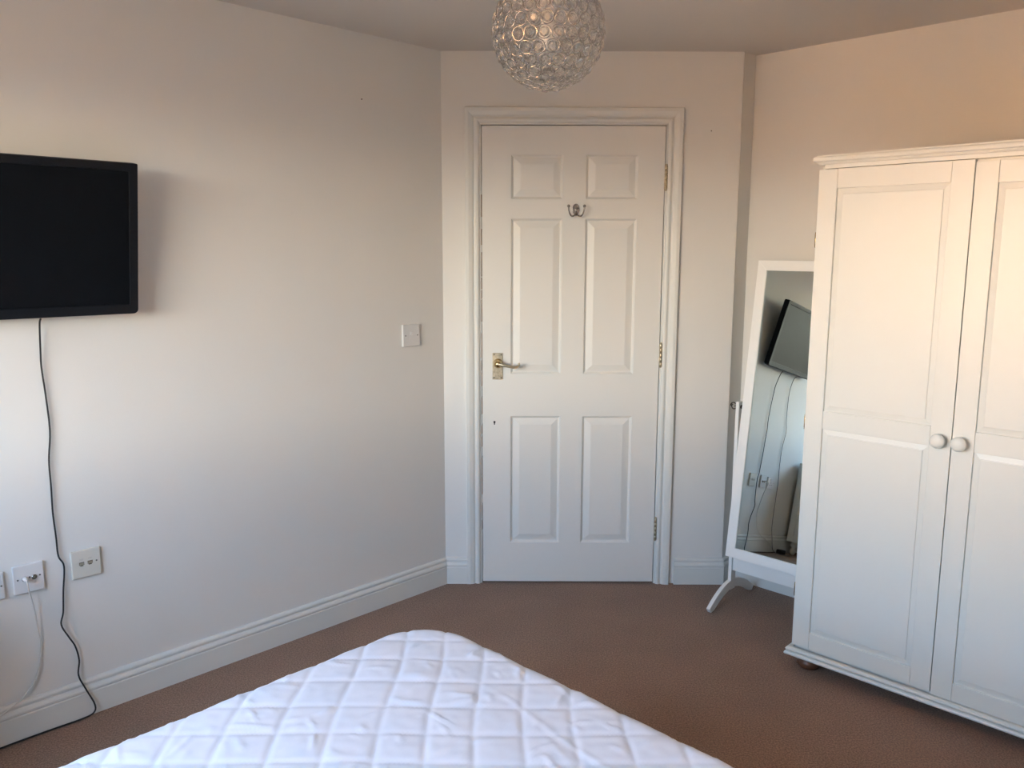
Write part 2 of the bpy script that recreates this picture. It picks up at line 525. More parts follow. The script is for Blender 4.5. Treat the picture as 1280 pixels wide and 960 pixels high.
# handle
hd = bpy.data.objects.new('door_handle', None); COL.objects.link(hd); hd.parent = dr; hd.matrix_local = frame((.066, 0, .985))
tag(hd, 'brass lever handle on a rectangular plate')
obj('backplate', bxm((-.0225, .0225, -.004, 0, -.058, .058)), M['pale_brass'], hd, bevel=.0015)
bm = nb(); lathe(bm, [(.0205, -.003), (.0208, -.008), (.018, -.012), (.0165, -.016), (.0180, -.026), (.0165, -.036), (.011, -.044), (.0, -.047)], 20, (.002, 0, .013), 'y')
obj('rose', bm, M['brass'], hd, smooth=True)
bm = nb(); tube(bm, smooth_path([(.002, -.038, .013), (.02, -.045, .0115), (.045, -.047, .006), (.068, -.046, .0015), (.084, -.045, .004), (.092, -.044, .012), (.089, -.043, .019)], 5), [.0075 - .0001 * i for i in range(31)], 10)
obj('lever', bm, M['pale_brass'], hd, smooth=True)
for sx_ in (-.0155, .0155):
    for sz in (-.050, .050):
        bm = nb(); lathe(bm, [(.0032, -.0035), (.003, -.0052), (0, -.0055)], 10, (sx_, 0, sz), 'y'); obj('screw', bm, M['screw'], hd, smooth=True)
# keyhole
bm = nb(); lathe(bm, [(.0048, -.0004), (.0048, .001)], 14, (.052, 0, .739), 'y'); box(bm, .0495, .0545, -.0004, .001, .727, .739)
tag(obj('keyhole', bm, M['void'], dr), 'small dark keyhole')
# hinges
for zc in (1.781, 1.036, .257):
    h = bpy.data.objects.new('hinge', None); COL.objects.link(h); h.parent = dr; h.matrix_local = frame((DOOR_W + .006, -.007, zc))
    for i in range(5):
        bm = nb(); lathe(bm, [(.0052, -.05 + i * .02 + .0006), (.0062, -.05 + i * .02 + .0016), (.0062, -.05 + i * .02 + .0184), (.0052, -.05 + i * .02 + .0194)], 12)
        obj('knuckle', bm, M['pale_brass'], h, smooth=True)
    bm = nb(); box(bm, -.006, 0, .003, .007, -.05, .05); box(bm, 0.0, .0035, .004, .007, -.05, .05)
    obj('hinge_leaf', bm, M['pale_brass'], h)
    for e_ in (-.052, .052):
        bm = nb(); lathe(bm, [(.0, e_ - .003), (.005, e_ - .0015), (.005, e_ + .0015), (0, e_ + .003)], 10); obj('hinge_finial', bm, M['pale_brass'], h, smooth=True)

# ---- coat hook on the door
hk = empty('coat_hook', frame((DOOR_X0 + .3945, DW, 1.648)), 'small silver double coat hook screwed to the top middle of the white door', 'hook')
bm = nb(); lathe(bm, [(.0, -.0005), (.0001, -.0005)], 6); bm.free()
bm = nb()
ov = [(math.cos(a) * .0155, math.sin(a) * .0235 + .002) for a in [2 * PI * i / 24 for i in range(24)]]
prism(bm, ov, 'y', 0, -.004)
obj('backplate', bm, M['chrome'], hk, bevel=.0012)
bm = nb(); tube(bm, smooth_path([(0, -.004, .018), (0, -.014, .010), (0, -.017, -.004), (0, -.010, -.016), (0, -.004, -.022)], 4), .005, 8); obj('arm', bm, M['chrome'], hk, smooth=True)
for sgn in (-1, 1):
    bm = nb(); tube(bm, smooth_path([(0, -.006, -.012), (sgn * .008, -.016, -.024), (sgn * .018, -.024, -.027), (sgn * .027, -.030, -.018), (sgn * .032, -.034, 0), (sgn * .033, -.035, .010)], 4), .0032, 8)
    obj('hook_arm', bm, M['chrome'], hk, smooth=True)
    bm = nb(); bmesh.ops.create_uvsphere(bm, u_segments=12, v_segments=8, radius=.0065, matrix=Matrix.Translation((sgn * .033, -.035, .014))); obj('ball_tip', bm, M['chrome'], hk, smooth=True)
    bm = nb(); lathe(bm, [(.0032, -.004), (.003, -.0055), (0, -.006)], 8, (sgn * .009, 0, .006), 'y'); obj('screw', bm, M['screw'], hk)

# ---- two small nails
def nail(mw_, label):
    bm = nb(); lathe(bm, [(.0008, .004), (.0008, -.005), (.0024, -.005), (.0024, -.0062), (0, -.0064)], 10, axis='y')
    tag(obj('nail', bm, M['bronze'], mw=mw_, smooth=False), label, 'nail')


nail(frame(P(.398, 0, 2.042), A_LEFT), 'tiny dark nail high on the left wall near the corner')
nail(frame((DOOR_X0 + .949, DW, 1.969)), 'tiny dark nail in the wall to the right of the door frame top')


# ------------------------------------------------------------------ wall plates
def plate_mesh(wd, hg, th=.010):
    bm = nb()
    prism(bm, [(-wd / 2 + .0, -hg / 2), (wd / 2, -hg / 2), (wd / 2, hg / 2), (-wd / 2, hg / 2)], 'y', 0, -th)
    return bm


def plate(name, s, z, wd, hg, label, cat, m_, group=None, th=.010):
    e = empty(name, frame(P(s, 0, z), A_LEFT), label, cat, group)
    obj('faceplate', plate_mesh(wd, hg, th), m_, e, bevel=.0025, seg=3)
    return e


def pscrew(e, x, z, th=.010, r=.0027):
    bm = nb(); lathe(bm, [(r, -th + .001), (r, -th - .0006), (0, -th - .0008)], 10, (x, 0, z), 'y'); obj('screw', bm, M['screw'], e)


sw = plate('light_switch', .181, 1.131, .088, .090, 'square white light switch on the left wall beside the door corner', 'light switch', M['plastic'])
bm = nb(); prism(bm, [(-.010, -.0132), (-.0102, .0), (-.0140, .0135), (-.0098, .0135)], 'x', -.0055, .0055); obj('rocker', bm, M['plastic'], sw, bevel=.0006)
bm = nb(); box(bm, -.0085, .0085, -.0106, -.0098, -.0155, .0155); obj('rocker_surround', bm, M['plastic'], sw)
pscrew(sw, -.031, 0); pscrew(sw, .031, 0)

# aerial socket with two coax outlets
sa = plate('aerial_socket', 1.6545, .500, .083, .088, 'square white aerial socket with a white lead plugged in, left of the black cable', 'wall socket', M['plastic'], 'plates low on the left wall')
for x_ in (-.012, .0145):
    bm = nb(); lathe(bm, [(.0075, -.009), (.0075, -.0125), (.0062, -.0135), (.0048, -.0135), (.0045, -.011), (0, -.011)], 16, (x_, 0, 0.001), 'y'); obj('coax_outlet', bm, M['chrome'], sa, smooth=False)
bm = nb(); lathe(bm, [(.0048, -.0137), (.0048, -.0139), (0, -.0139)], 12, (.0145, 0, .001), 'y'); obj('outlet_hole', bm, M['dark_hole'], sa)
pscrew(sa, -.030, .001); pscrew(sa, .030, .003); pscrew(sa, .002, .003, r=.003)

sb = plate('data_socket', 1.492, .503, .086, .090, 'square cream data socket with two ports, right of the black cable', 'wall socket', M['cream_plastic'], 'plates low on the left wall')
for x_ in (-.0135, .0115):
    bm = nb(); prism(bm, [(x_ - .0075, .0065), (x_ + .0075, .0065), (x_ + .0075, -.0035), (x_ + .0045, -.0035), (x_ + .0045, -.0065), (x_ - .0045, -.0065), (x_ - .0045, -.0035), (x_ - .0075, -.0035)], 'y', -.0096, -.0104)
    obj('port', bm, M['dark_hole'], sb)
    bm = nb(); prism(bm, [(x_ - .0065, .0045), (x_ + .0065, .0045), (x_ + .0065, -.0030), (x_ - .0065, -.0030)], 'y', -.0100, -.0107); obj('port_shutter', bm, mat('port_shutter', (.30, .26, .19), .5), sb)
    # faint printed telephone mark above each port
    bm = nb()
    for k in range(3): box(bm, x_ - .005 + k * .0038, x_ - .003 + k * .0038, -.0102, -.0099, .0125, .0145)
    box(bm, x_ - .006, x_ + .006, -.0102, -.0099, .0160, .0170)
    obj('printed_mark', bm, mat('faint_print', (.52, .47, .40), .5), sb)
pscrew(sb, .0305, .002); pscrew(sb, -.0305, .002)
sb.children[-1].data.materials[0] = M['cream_plastic']

sd = plate('aerial_socket', 1.770, .497, .100, .082, 'white wall plate cut by the left edge of the photo, beside the aerial socket', 'wall socket', M['plastic'], 'plates low on the left wall')
sd.name = 'power_socket'
bm = nb(); box(bm, -.012, .012, -.0125, -.009, .010, .030); obj('switch_rocker', bm, M['plastic'], sd, bevel=.001)
bm = nb()
for b_ in ((-.0035, .0035, 0.0005, .0075), (-.016, -.008, -.014, -.009), (.008, .016, -.014, -.009)): box(bm, b_[0], b_[1], -.0103, -.0098, b_[2] - .004, b_[3] - .004)
obj('socket_hole', bm, M['dark_hole'], sd)
pscrew(sd, -.042, 0); pscrew(sd, .042, 0)

# ------------------------------------------------------------------ television
TV_S, TV_B, TV_W, TV_H = 1.302, 1.281, .735, .452
TILT = math.asin(.07 / TV_H)
tvm = frame(P(TV_S + TV_W / 2, .070, TV_B), A_LEFT)          # front bottom centre, front faces -y
tv = empty('television', tvm, 'flat black television hung tilted on the left wall', 'television')
RT = Matrix.Rotation(TILT, 4, 'X')                            # top leans into the room (-y)
bm = nb()


def rrect(x0, x1, z0, z1, rad, n=6):
    pts = []
    for (cx_, cz_, a0, r_) in ((x1 - rad[0], z0 + rad[0], -PI / 2, rad[0]), (x1 - rad[1], z1 - rad[1], 0, rad[1]), (x0 + rad[2], z1 - rad[2], PI / 2, rad[2]), (x0 + rad[3], z0 + rad[3], PI, rad[3])):
        for i in range(n + 1):
            a = a0 + PI / 2 * i / n
            pts.append((cx_ + r_ * math.cos(a), cz_ + r_ * math.sin(a)))
    return pts


hw_ = TV_W / 2
outer = rrect(-hw_, hw_, 0, TV_H, (.014, .004, .004, .014))
innr = rrect(-hw_ + .026, hw_ - .026, .030, TV_H - .024, (.001, .001, .001, .001))


def ringface(bm, loops):
    R_ = [[bm.verts.new(p) for p in l] for l in loops]
    for a, b_ in zip(R_[:-1], R_[1:]):
        for i in range(len(a)):
            j = (i + 1) % len(a)
            bm.faces.new((a[i], a[j], b_[j], b_[i]))
    return R_


R_ = ringface(bm, [[(x, .0045, z) for x, z in innr], [(x, .0, z) for x, z in [(q[0] * 1.004, (q[1] - .22) * 1.006 + .22) for q in innr]], [(x * .996, 0, (z - .22) * .995 + .22) for x, z in outer],
                   [(x, .003, z) for x, z in outer], [(x, .034, z) for x, z in outer], [(x * .985, .040, (z - .22) * .98 + .22) for x, z in outer]])
bm.faces.new(R_[-1])
obj('bezel', bm, M['tv_body'], tv, RT)
bm = nb(); prism(bm, [(x * .9995, z) for x, z in innr], 'y', .0035, .006); obj('screen', bm, M['tv_screen'], tv, RT)
bm = nb()
loft(bm, lambda k: [(x * k[1], .034 + k[0], (z - .24) * k[1] + .22) for x, z in outer], [(0, .93), (.018, .86), (.024, .80)])
obj('rear_housing', bm, M['tv_body'], tv, RT, bevel=.002)
# wall bracket
bm = nb(); box(bm, -.11, .11, .058, .066, .15, .31); obj('mount_plate', bm, M['tv_body'], tv, RT)
obj('bracket', bxm((-.09, .09, .0585, .0695, .12, .30), (-.022, .022, .012, .060, .17, .21)), M['tv_body'], tv)
# small stand-by badge
# ------------------------------------------------------------------ cables
def cable(name, pts, r, m_, label, sub=6):
    base = P(*pts[0])
    mw_ = frame(L0, A_ROOM)
    bm = nb(); tube(bm, smooth_path(pts, sub), r, 8)
    return tag(obj(name, bm, m_, mw=mw_, smooth=True), label, 'cable')


blk = [(1.573, .048, 1.2775), (1.573, .034, 1.258), (1.571, .014, 1.178), (1.571, .010, 1.130), (1.565, .008, 1.033), (1.5625, .008, .935), (1.572, .008, .850), (1.5725, .008, .763), (1.574, .008, .688), (1.571, .008, .611), (1.569, .008, .547), (1.556, .009, .510),
       (1.564, .009, .429), (1.570, .012, .366), (1.579, .014, .328), (1.561, .014, .282), (1.545, .014, .245), (1.537, .014, .196), (1.543, .016, .147), (1.527, .024, .096), (1.507, .030, .040), (1.512, .032, .014),
       (1.545, .030, .006), (1.62, .026, .005), (1.72, .024, .005), (1.80, .026, .005), (1.88, .032, .005), (1.955, .045, .010)]
cable('power_cable', blk, .0026, M['black_cable'], 'black cable hanging from the television down the left wall to the carpet')
wht = [(1.6675, .015, .503), (1.6675, .034, .5025), (1.667, .041, .492), (1.664, .036, .470), (1.652, .024, .408), (1.643, .014, .325), (1.639, .010, .284), (1.655, .012, .199), (1.688, .019, .149), (1.735, .024, .119), (1.80, .028, .095), (1.89, .024, .06), (1.96, .022, .02), (2.01, .021, .005), (2.09, .021, .005)]
wc = cable('aerial_lead', wht, .0022, M['white_cable'], 'thin white lead drooping from the aerial socket down to the skirting board')
bm = nb(); lathe(bm, [(.0055, .012), (.0062, .014), (.0062, .030), (.0045, .036), (.003, .037)], 14, (1.6675, 0, .503), 'y'); obj('plug', bm, M['plastic'], wc, smooth=True)
thin = [(1.80, .048, 1.2775), (1.80, .026, 1.25), (1.81, .008, 1.15), (1.835, .008, .98), (1.868, .008, .88), (1.85, .008, .75), (1.862, .008, .62), (1.885, .008, .50), (1.895, .008, .35), (1.90, .012, .20), (1.91, .024, .11), (1.92, .045, .02), (1.95, .10, .004), (2.02, .13, .004)]
cable('aerial_cable', thin, .0022, mat('grey_cable', (.16, .16, .17), .5), 'thin grey cable below the television seen only in the mirror')
bm = nb(); box(bm, -.03, .03, -.02, .02, 0, .032)
ad = tag(obj('plug_adaptor', bm, M['black_cable'], mw=frame(P(2.015, .06, 0), A_ROOM + .3), bevel=.006), 'small black plug block on the carpet seen low in the mirror', 'plug')
bm = nb(); lathe(bm, [(.008, .030), (.006, .040), (.0035, .046), (0, .047)], 10, axis='x'); obj('strain_relief', bm, M['black_cable'], ad, Matrix.Translation((0, 0, .016)))

# ------------------------------------------------------------------ bed and quilted protector
B_S0, B_S1, B_O0, B_O1, B_Z = 1.015, 2.39, 1.115, 3.06, .55
bed = empty('bed', frame(P(B_S0, B_O0, 0), A_ROOM), 'double bed base with mattress under the white quilted protector', 'bed')
bw, bl_ = B_S1 - B_S0, B_O1 - B_O0


def rr_poly(x0, x1, y0, y1, r, n=8): return rrect(x0, x1, y0, y1, (r, r, r, r), n)


bm = nb(); prism(bm, rr_poly(.03, bw - .03, .03, bl_ - .03, .10), 'z', .05, .30); obj('bed_base', bm, M['divan'], bed, bevel=.008)
bm = nb(); prism(bm, rr_poly(.022, bw - .022, .022, bl_ - .022, .14), 'z', .30, .520); obj('mattress', bm, M['bed'], bed, bevel=.02, seg=3)
for x_ in (.12, bw - .12):
    for y_ in (.12, bl_ - .12):
        bm = nb(); lathe(bm, [(.022, 0), (.026, .01), (.024, .05)], 14, (x_, y_, 0)); obj('caster', bm, M['black_cable'], bed)

# protector: a rounded-corner shell, quilted on a grid square to the door wall
step = .006
nx, ny = int(bw / step) + 1, int(bl_ / step) + 1
R_C, R_E = .17, .055
hx, hy = bw / 2, bl_ / 2
# build concentric warped grid: map unit square rings to rounded rectangle
us = np.linspace(-1, 1, nx); vs = np.linspace(-1, 1, ny)
GX, GY = np.meshgrid(us * hx, vs * hy, indexing='ij')
# signed inside distance for rounded rect
def inside(px, py):
    qx = np.abs(px) - (hx - R_C); qy = np.abs(py) - (hy - R_C)
    return -(np.minimum(np.maximum(qx, qy), 0) + np.hypot(np.maximum(qx, 0), np.maximum(qy, 0)) - R_C)
# squeeze the corners of the grid in so that the boundary follows the rounded rectangle
cxx = np.clip(GX, -(hx - R_C), hx - R_C); cyy = np.clip(GY, -(hy - R_C), hy - R_C)
dx, dy = GX - cxx, GY - cyy
rad = np.hypot(dx, dy); mxx = np.maximum(np.abs(dx), np.abs(dy))
k = np.where(rad > 1e-9, mxx / np.maximum(rad, 1e-9), 1.0)
PX, PY = cxx + dx * k, cyy + dy * k
D = inside(PX, PY)
# edge roll: arc of radius R_E
t = np.clip(D / R_E, 0, 1)
zedge = -R_E * (1 - np.sqrt(np.clip(1 - (1 - t) ** 2, 0, 1)))
# world coordinates for the quilting pattern
lx, ly = PX + hx, PY + hy
base = P(B_S0, B_O0, 0)
WX = base.x - DL.x * lx + NL.x * ly
WY = base.y - DL.y * lx + NL.y * ly
PITCHQ = .0975
# stitching wanders a little
wob = .006 * np.sin(WX * 9 + 1.3) + .005 * np.sin(WY * 13 + .4)
qa = (WX - .032 + wob) / PITCHQ; qb = (WY - 1.690 + wob * .7) / PITCHQ
da = np.abs(qa - np.round(qa)) * 2; db = np.abs(qb - np.round(qb)) * 2     # 0 on the stitch, 1 in the middle
puff = .0036 * (1 - np.exp(-(da / .07))) * (1 - np.exp(-(db / .07))) + .0016 * (np.clip(da,0,1) * np.clip(db,0,1)) ** .6
NZ = np.zeros_like(PX)
ca, cb = np.round(qa - .5), np.round(qb - .5)
rs = np.random.RandomState(7)
# wrinkles: warped ridged noise, stronger in random cells
for i in range(PX.shape[0]):
    for j in range(PX.shape[1]):
        x_, y_ = WX[i, j], WY[i, j]
        if y_ < .95: continue
        h_ = math.sin(ca[i, j] * 12.9898 + cb[i, j] * 78.233) * 43758.5453; h_ -= math.floor(h_)
        ang = h_ * PI
        u_ = x_ * math.cos(ang) + y_ * math.sin(ang); v_ = -x_ * math.sin(ang) + y_ * math.cos(ang)
        a = noise.noise(Vector((u_ * 22, v_ * 7, h_ * 9)))
        b_ = noise.noise(Vector((x_ * 17 + 5, y_ * 17, 3.1)))
        r1 = max(0.0, 1 - abs(a) * 5.5) ** 1.6
        NZ[i, j] = r1 * max(0.0, b_ + .02) * .0085 + noise.noise(Vector((x_ * 5, y_ * 5, 8))) * .0025 + noise.noise(Vector((x_ * 40, y_ * 40, 2))) * .0010
edgefade = np.clip(D / .03, 0, 1)
NZ *= (np.clip(da, 0, .5) * np.clip(db, 0, .5) * 4) ** .5


def crease(p0, p1, h, w_, wav=0.0):
    ax, ay = p0; bx_, by_ = p1
    ll = math.hypot(bx_ - ax, by_ - ay); ex, ey = (bx_ - ax) / ll, (by_ - ay) / ll
    tt = (WX - ax) * ex + (WY - ay) * ey
    dd = -(WX - ax) * ey + (WY - ay) * ex - wav * np.sin(tt * 14) 
    m_ = np.clip(tt / (ll * .35), 0, 1) * np.clip((ll - tt) / (ll * .35), 0, 1)
    return h * m_ * np.exp(-(dd / w_) ** 2)


def wc2(px, py):   # photograph-plane helper replaced by plain room coordinates
    return px, py


NZ += crease((-.09, 1.71), (.33, 1.20), .0032, .007, .006) - crease((-.085, 1.70), (.335, 1.19), .002, .009, .006)
rc = random.Random(21)
for _ in range(150):
    x_, y_ = rc.uniform(-1.0, .75), rc.uniform(1.0, 1.85)
    a_ = rc.choice((rc.uniform(-1.3, -.6), rc.uniform(.5, 1.2), rc.uniform(-.2, .2), -1.05))
    l_ = rc.uniform(.04, .13)
    NZ += crease((x_, y_), (x_ + l_ * math.cos(a_), y_ + l_ * math.sin(a_)), rc.uniform(.0012, .0032), rc.uniform(.003, .006), rc.uniform(-.006, .006))
ZZ = B_Z - .0085 + zedge + (puff + NZ) * np.clip(t * 1.3 + .25, 0, 1)
verts = np.stack([PX + hx, PY + hy, ZZ], -1).reshape(-1, 3)
idx = np.arange(nx * ny).reshape(nx, ny)
q = np.stack([idx[:-1, :-1], idx[1:, :-1], idx[1:, 1:], idx[:-1, 1:]], -1).reshape(-1, 4)
faces = q.tolist()
# skirt hanging down the sides
per = [idx[i, 0] for i in range(nx)] + [idx[nx - 1, j] for j in range(1, ny)] + [idx[i, ny - 1] for i in range(nx - 2, -1, -1)] + [idx[0, j] for j in range(ny - 2, 0, -1)]
vl = verts.tolist()
prev = per
for zz in (.42, .36, .30):
    cur = []
    for n_, pi in enumerate(per):
        x_, y_, _ = vl[pi]
        wv = .004 * math.sin(n_ * .16) + .002
        xn, yn = x_ - hx, y_ - hy
        ln = math.hypot(xn / hx, yn / hy)
        cur.append(len(vl)); vl.append([x_ + (xn / hx) * wv * .5, y_ + (yn / hy) * wv * .5, zz])
    for n_ in range(len(per)):
        m_ = (n_ + 1) % len(per)
        faces.append([int(prev[n_]), int(cur[n_]), int(cur[m_]), int(prev[m_])])
    prev = cur
me = bpy.data.meshes.new('mattress_protector')
me.from_pydata(vl, [], faces); me.update()
for p_ in me.polygons: p_.use_smooth = True
me.materials.append(M['bed'])
mp = bpy.data.objects.new('mattress_protector', me); COL.objects.link(mp)
mp.matrix_world = frame(P(B_S0, B_O0, 0), A_ROOM)
tag(mp, 'white quilted mattress protector stretched over the bed corner', 'mattress protector')

# ------------------------------------------------------------------ wardrobe (x along the front, -y out into the room)
WO, WS = 1.509, -.380
wm = frame(P(WS, WO, 0), A_RIGHT)
wr = empty('wardrobe', wm, 'tall white painted two-door panelled wardrobe on the right', 'wardrobe')
X0, X1, XM, DEP = -.052, .885, .4165, .545
W_ = M['wardrobe']
# carcass: sides, back, top, bottom panels; front edge at y=.02
obj('carcass', bxm((X0 + .002, X0 + .022, .021, DEP, .0765, 1.752), (X1 - .022, X1 - .002, .021, DEP, .0765, 1.752), (X0 + .022, X1 - .022, DEP - .012, DEP, .0765, 1.752),
                   (X0 + .022, X1 - .022, .030, DEP - .012, .0765, .095), (X0 + .022, X1 - .022, .021, DEP - .012, 1.732, 1.752)), W_, wr)
# frieze rail under the cornice
obj('frieze', bxm((X0 + .016, X1 - .016, .002, .021, 1.744, 1.7575)), W_, wr, bevel=.0015)


def moulding(prof, x0, x1, yb):
    """mitred moulding round the front and two sides: prof = (projection, z)"""
    bm = nb(); n = len(prof); rings = []
    for (kx, ky, fx) in ((-1, 1, x0), (-1, -1, x0), (1, -1, x1), (1, 1, x1)):
        ring = []
        for pr, z in prof:
            y = -pr if ky < 0 else yb
            ring.append(bm.verts.new((fx + kx * pr, y, z)))
        rings.append(ring)
    for a, b_ in zip(rings[:-1], rings[1:]):
        for i in range(n): bm.faces.new((a[i], a[(i + 1) % n], b_[(i + 1) % n], b_[i]))
    bm.faces.new(rings[0]); bm.faces.new(rings[-1][::-1])
    return bm


cor = [(-.02, 1.7575), (.003, 1.7575), (.0045, 1.7605), (.0065, 1.7622), (.0070, 1.7650), (.0120, 1.7655), (.0150, 1.768), (.0160, 1.7725), (.0155, 1.778), (.0130, 1.7812), (.0085, 1.7822), (.0080, 1.787), (-.02, 1.787)]
o = obj('cornice', moulding(cor, X0, X1, DEP), W_, wr)
for zc in (): pass
bm = nb(); box(bm, X0 + .018, X1 - .018, .018, DEP, 1.760, 1.784); obj('top_board', bm, W_, wr)
pl = [(-.003, .045), (.012, .045), (.0178, .0475), (.020, .0525), (.0178, .0575), (.013, .0600), (.0065, .0606), (.0065, .0620), (.0125, .0628), (.0162, .067), (.0145, .0725), (.009, .0755), (-.003, .0755)]
obj('plinth', moulding(pl, X0, X1, DEP), W_, wr)
obj('base_board', bxm((X0 + .0032, X1 - .0032, .022, DEP, .047, .0754)), W_, wr)


def w_door(x0, x1, z0, z1, knob_x, hinge_x, proud):
    """door part (frame) > panels, knob, hinges"""
    d = bpy.data.objects.new('door', None); COL.objects.link(d); d.parent = wr; d.matrix_local = frame((0, -proud, 0))
    st = .0615; y0, y1 = 0, .019
    zt, zm1, zm0, zb = z1 - .062, .944, .882, z0 + .060
    g = .0006
    for a, b_ in ((x0, x0 + st), (x1 - st, x1)):
        obj('stile', bxm((a, b_, y0, y1, z0, z1)), W_, d, bevel=.0012)
    for a, b_ in ((zt, z1), (zm0, zm1), (z0, zb)):
        obj('rail', bxm((x0 + st + g, x1 - st - g, y0 + .0003, y1, a, b_)), W_, d, bevel=.0010)
    for a, b_ in ((zm1, zt), (zb, zm0)):
        bm = nb()
        # fielded panel: bevel rising to a raised flat
        xa, xb = x0 + st + .0005, x1 - st - .0005
        loops = []
        for ins, dep in ((0, .008), (.002, .0078), (.018, .0045), (.0188, .0018), (.0205, .0014)):
            loops.append([(xa + ins, dep, a + ins), (xb - ins, dep, a + ins), (xb - ins, dep, b_ - ins), (xa + ins, dep, b_ - ins)])
        R2 = ringface(bm, loops); bm.faces.new(R2[-1])
        back = [bm.verts.new((x_, .015, z_)) for x_, z_ in ((xa, a), (xb, a), (xb, b_), (xa, b_))]
        bm.faces.new(back)
        for i in range(4): bm.faces.new((R2[0][i], R2[0][(i + 1) % 4], back[(i + 1) % 4], back[i]))
        obj('panel', bm, W_, d)
    bm = nb(); lathe(bm, [(.0085, .001), (.0085, -.010), (.011, -.014), (.0195, -.020), (.0225, -.026), (.0225, -.030), (.019, -.0355), (.011, -.0385), (0, -.0395)], 24, (knob_x, 0, .905), 'y')
    tag(obj('knob', bm, M['wardrobe'], d, smooth=True), 'round white knob')
    sg = -1 if hinge_x < .4 else 1
    for zc in (1.515, .896, .287):
        hm = bpy.data.objects.new('hinge', None); COL.objects.link(hm); hm.parent = wr; hm.matrix_local = frame((hinge_x + sg * .004, .012, zc))
        bm = nb(); lathe(bm, [(.0, -.026), (.004, -.0245), (.003, -.021), (.0042, -.019), (.0042, .019), (.003, .021), (.004, .0245), (0, .026)], 10)
        obj('hinge_barrel', bm, M['brass'], hm, smooth=True)
        bm = nb(); box(bm, -.003 * 1, .003, .002, .012, -.019, .019); obj('hinge_leaf', bm, M['brass'], hm)
    return d


w_door(X0, XM - .0015, .0840, 1.742, .384, X0, 0.0)
w_door(XM + .0015, X1, .0775, 1.735, .4445, X1, .0015)
for x_ in (X0 + .052, X1 - .052):
    for y_ in (.034, DEP - .05):
        bm = nb(); lathe(bm, [(.020, 0), (.034, .006), (.041, .018), (.038, .030), (.028, .040), (.026, .0472)], 24, (x_, y_, 0)); tag(obj('bun_foot', bm, M['foot_wood'], wr, smooth=True), 'dark stained round bun foot')

# ------------------------------------------------------------------ cheval mirror
MA = math.radians(-45.5)                        # width direction w = (-sin a, -cos a)
ang = math.atan2(-math.cos(MA), -math.sin(MA))
mo = P(-.735, 1.0095, 0)
mm_ = frame(mo, ang)
cm = empty('cheval_mirror', mm_, 'white framed free-standing cheval mirror leaning back beside the wardrobe', 'mirror')
MWD = .372
MP = M['mirror_paint']
PZ = .845
TILT_M = math.radians(7.6)
for i, xp in enumerate((0.0, MWD + .036)):
    obj('post', bxm((xp - .0075, xp + .0075, -.018, .018, .055, PZ + .022)), MP, cm, bevel=.0015)
    # arched foot
    bm = nb(); top = []; bot = []
    n_ = 14
    for k_ in range(n_ + 1):
        t_ = -1 + 2 * k_ / n_
        y_ = t_ * .182
        zt_ = .098 - .080 * abs(t_) ** 1.9
        zb_ = .062 - .075 * abs(t_) ** 1.7
        top.append((y_, zt_)); bot.append((y_ * .93, max(zb_, 0.0) if abs(t_) < .985 else 0.0))
    poly = bot + top[::-1]
    prism(bm, poly, 'x', xp - .0085, xp + .0085)
    obj('foot', bm, MP, cm, bevel=.0012)
    # pivot with curled wing nut
    sg = -1 if i == 0 else 1
    bm = nb(); lathe(bm, [(.004, -.020), (.004, .020)], 10, (xp, 0, PZ), 'x'); lathe(bm, [(.008, .0 + .0075), (.008, .011)], 12, (xp, 0, PZ), 'x')
    obj('pivot_bolt', bm, M['bronze'], cm)
    bm = nb(); pts = []
    for k_ in range(16):
        a = k_ / 15 * 2 * PI * 1.15
        r_ = .0165 - .007 * k_ / 15
        pts.append((xp + sg * (.024 + r_ * math.cos(a) * .9), -.004, PZ + r_ * math.sin(a)))
    tube(bm, pts, .0024, 8); obj('wing_nut', bm, M['bronze'], cm, smooth=True)
obj('lower_rail', bxm((.0076, MWD + .0284, -.008, .008, .140, .196)), MP, cm, bevel=.0015)
# tilting frame: origin at the pivot
TM = Matrix.Translation((0, 0, PZ)) @ Matrix.Rotation(-TILT_M, 4, 'X')
fx0, fx1 = .018, .018 + MWD
fz0, fz1 = -.620, .600
bwid = .040
fy0, fy1 = -.012, .010


def miter(side):
    a = [(fx0, fz0), (fx1, fz0), (fx1, fz1), (fx0, fz1)]; b_ = [(fx0 + bwid, fz0 + bwid), (fx1 - bwid, fz0 + bwid), (fx1 - bwid, fz1 - bwid), (fx0 + bwid, fz1 - bwid)]
    i, j = side, (side + 1) % 4
    bm = nb(); prism(bm, [a[i], a[j], b_[j], b_[i]], 'y', fy0, fy1); return bm


for k_ in range(4): obj('frame_bar', miter(k_), MP, cm, TM, bevel=.0008)
bm = nb(); prism(bm, [(fx0 + bwid, fz0 + bwid), (fx1 - bwid, fz0 + bwid), (fx1 - bwid, fz1 - bwid), (fx0 + bwid, fz1 - bwid)], 'y', fy0 + .006, fy0 + .010)
obj('mirror_glass', bm, M['mirror'], cm, TM)
bm = nb(); prism(bm, [(fx0 + .01, fz0 + .01), (fx1 - .01, fz0 + .01), (fx1 - .01, fz1 - .01), (fx0 + .01, fz1 - .01)], 'y', fy1, fy1 + .003)
obj('backing_board', bm, M['divan'], cm, TM)

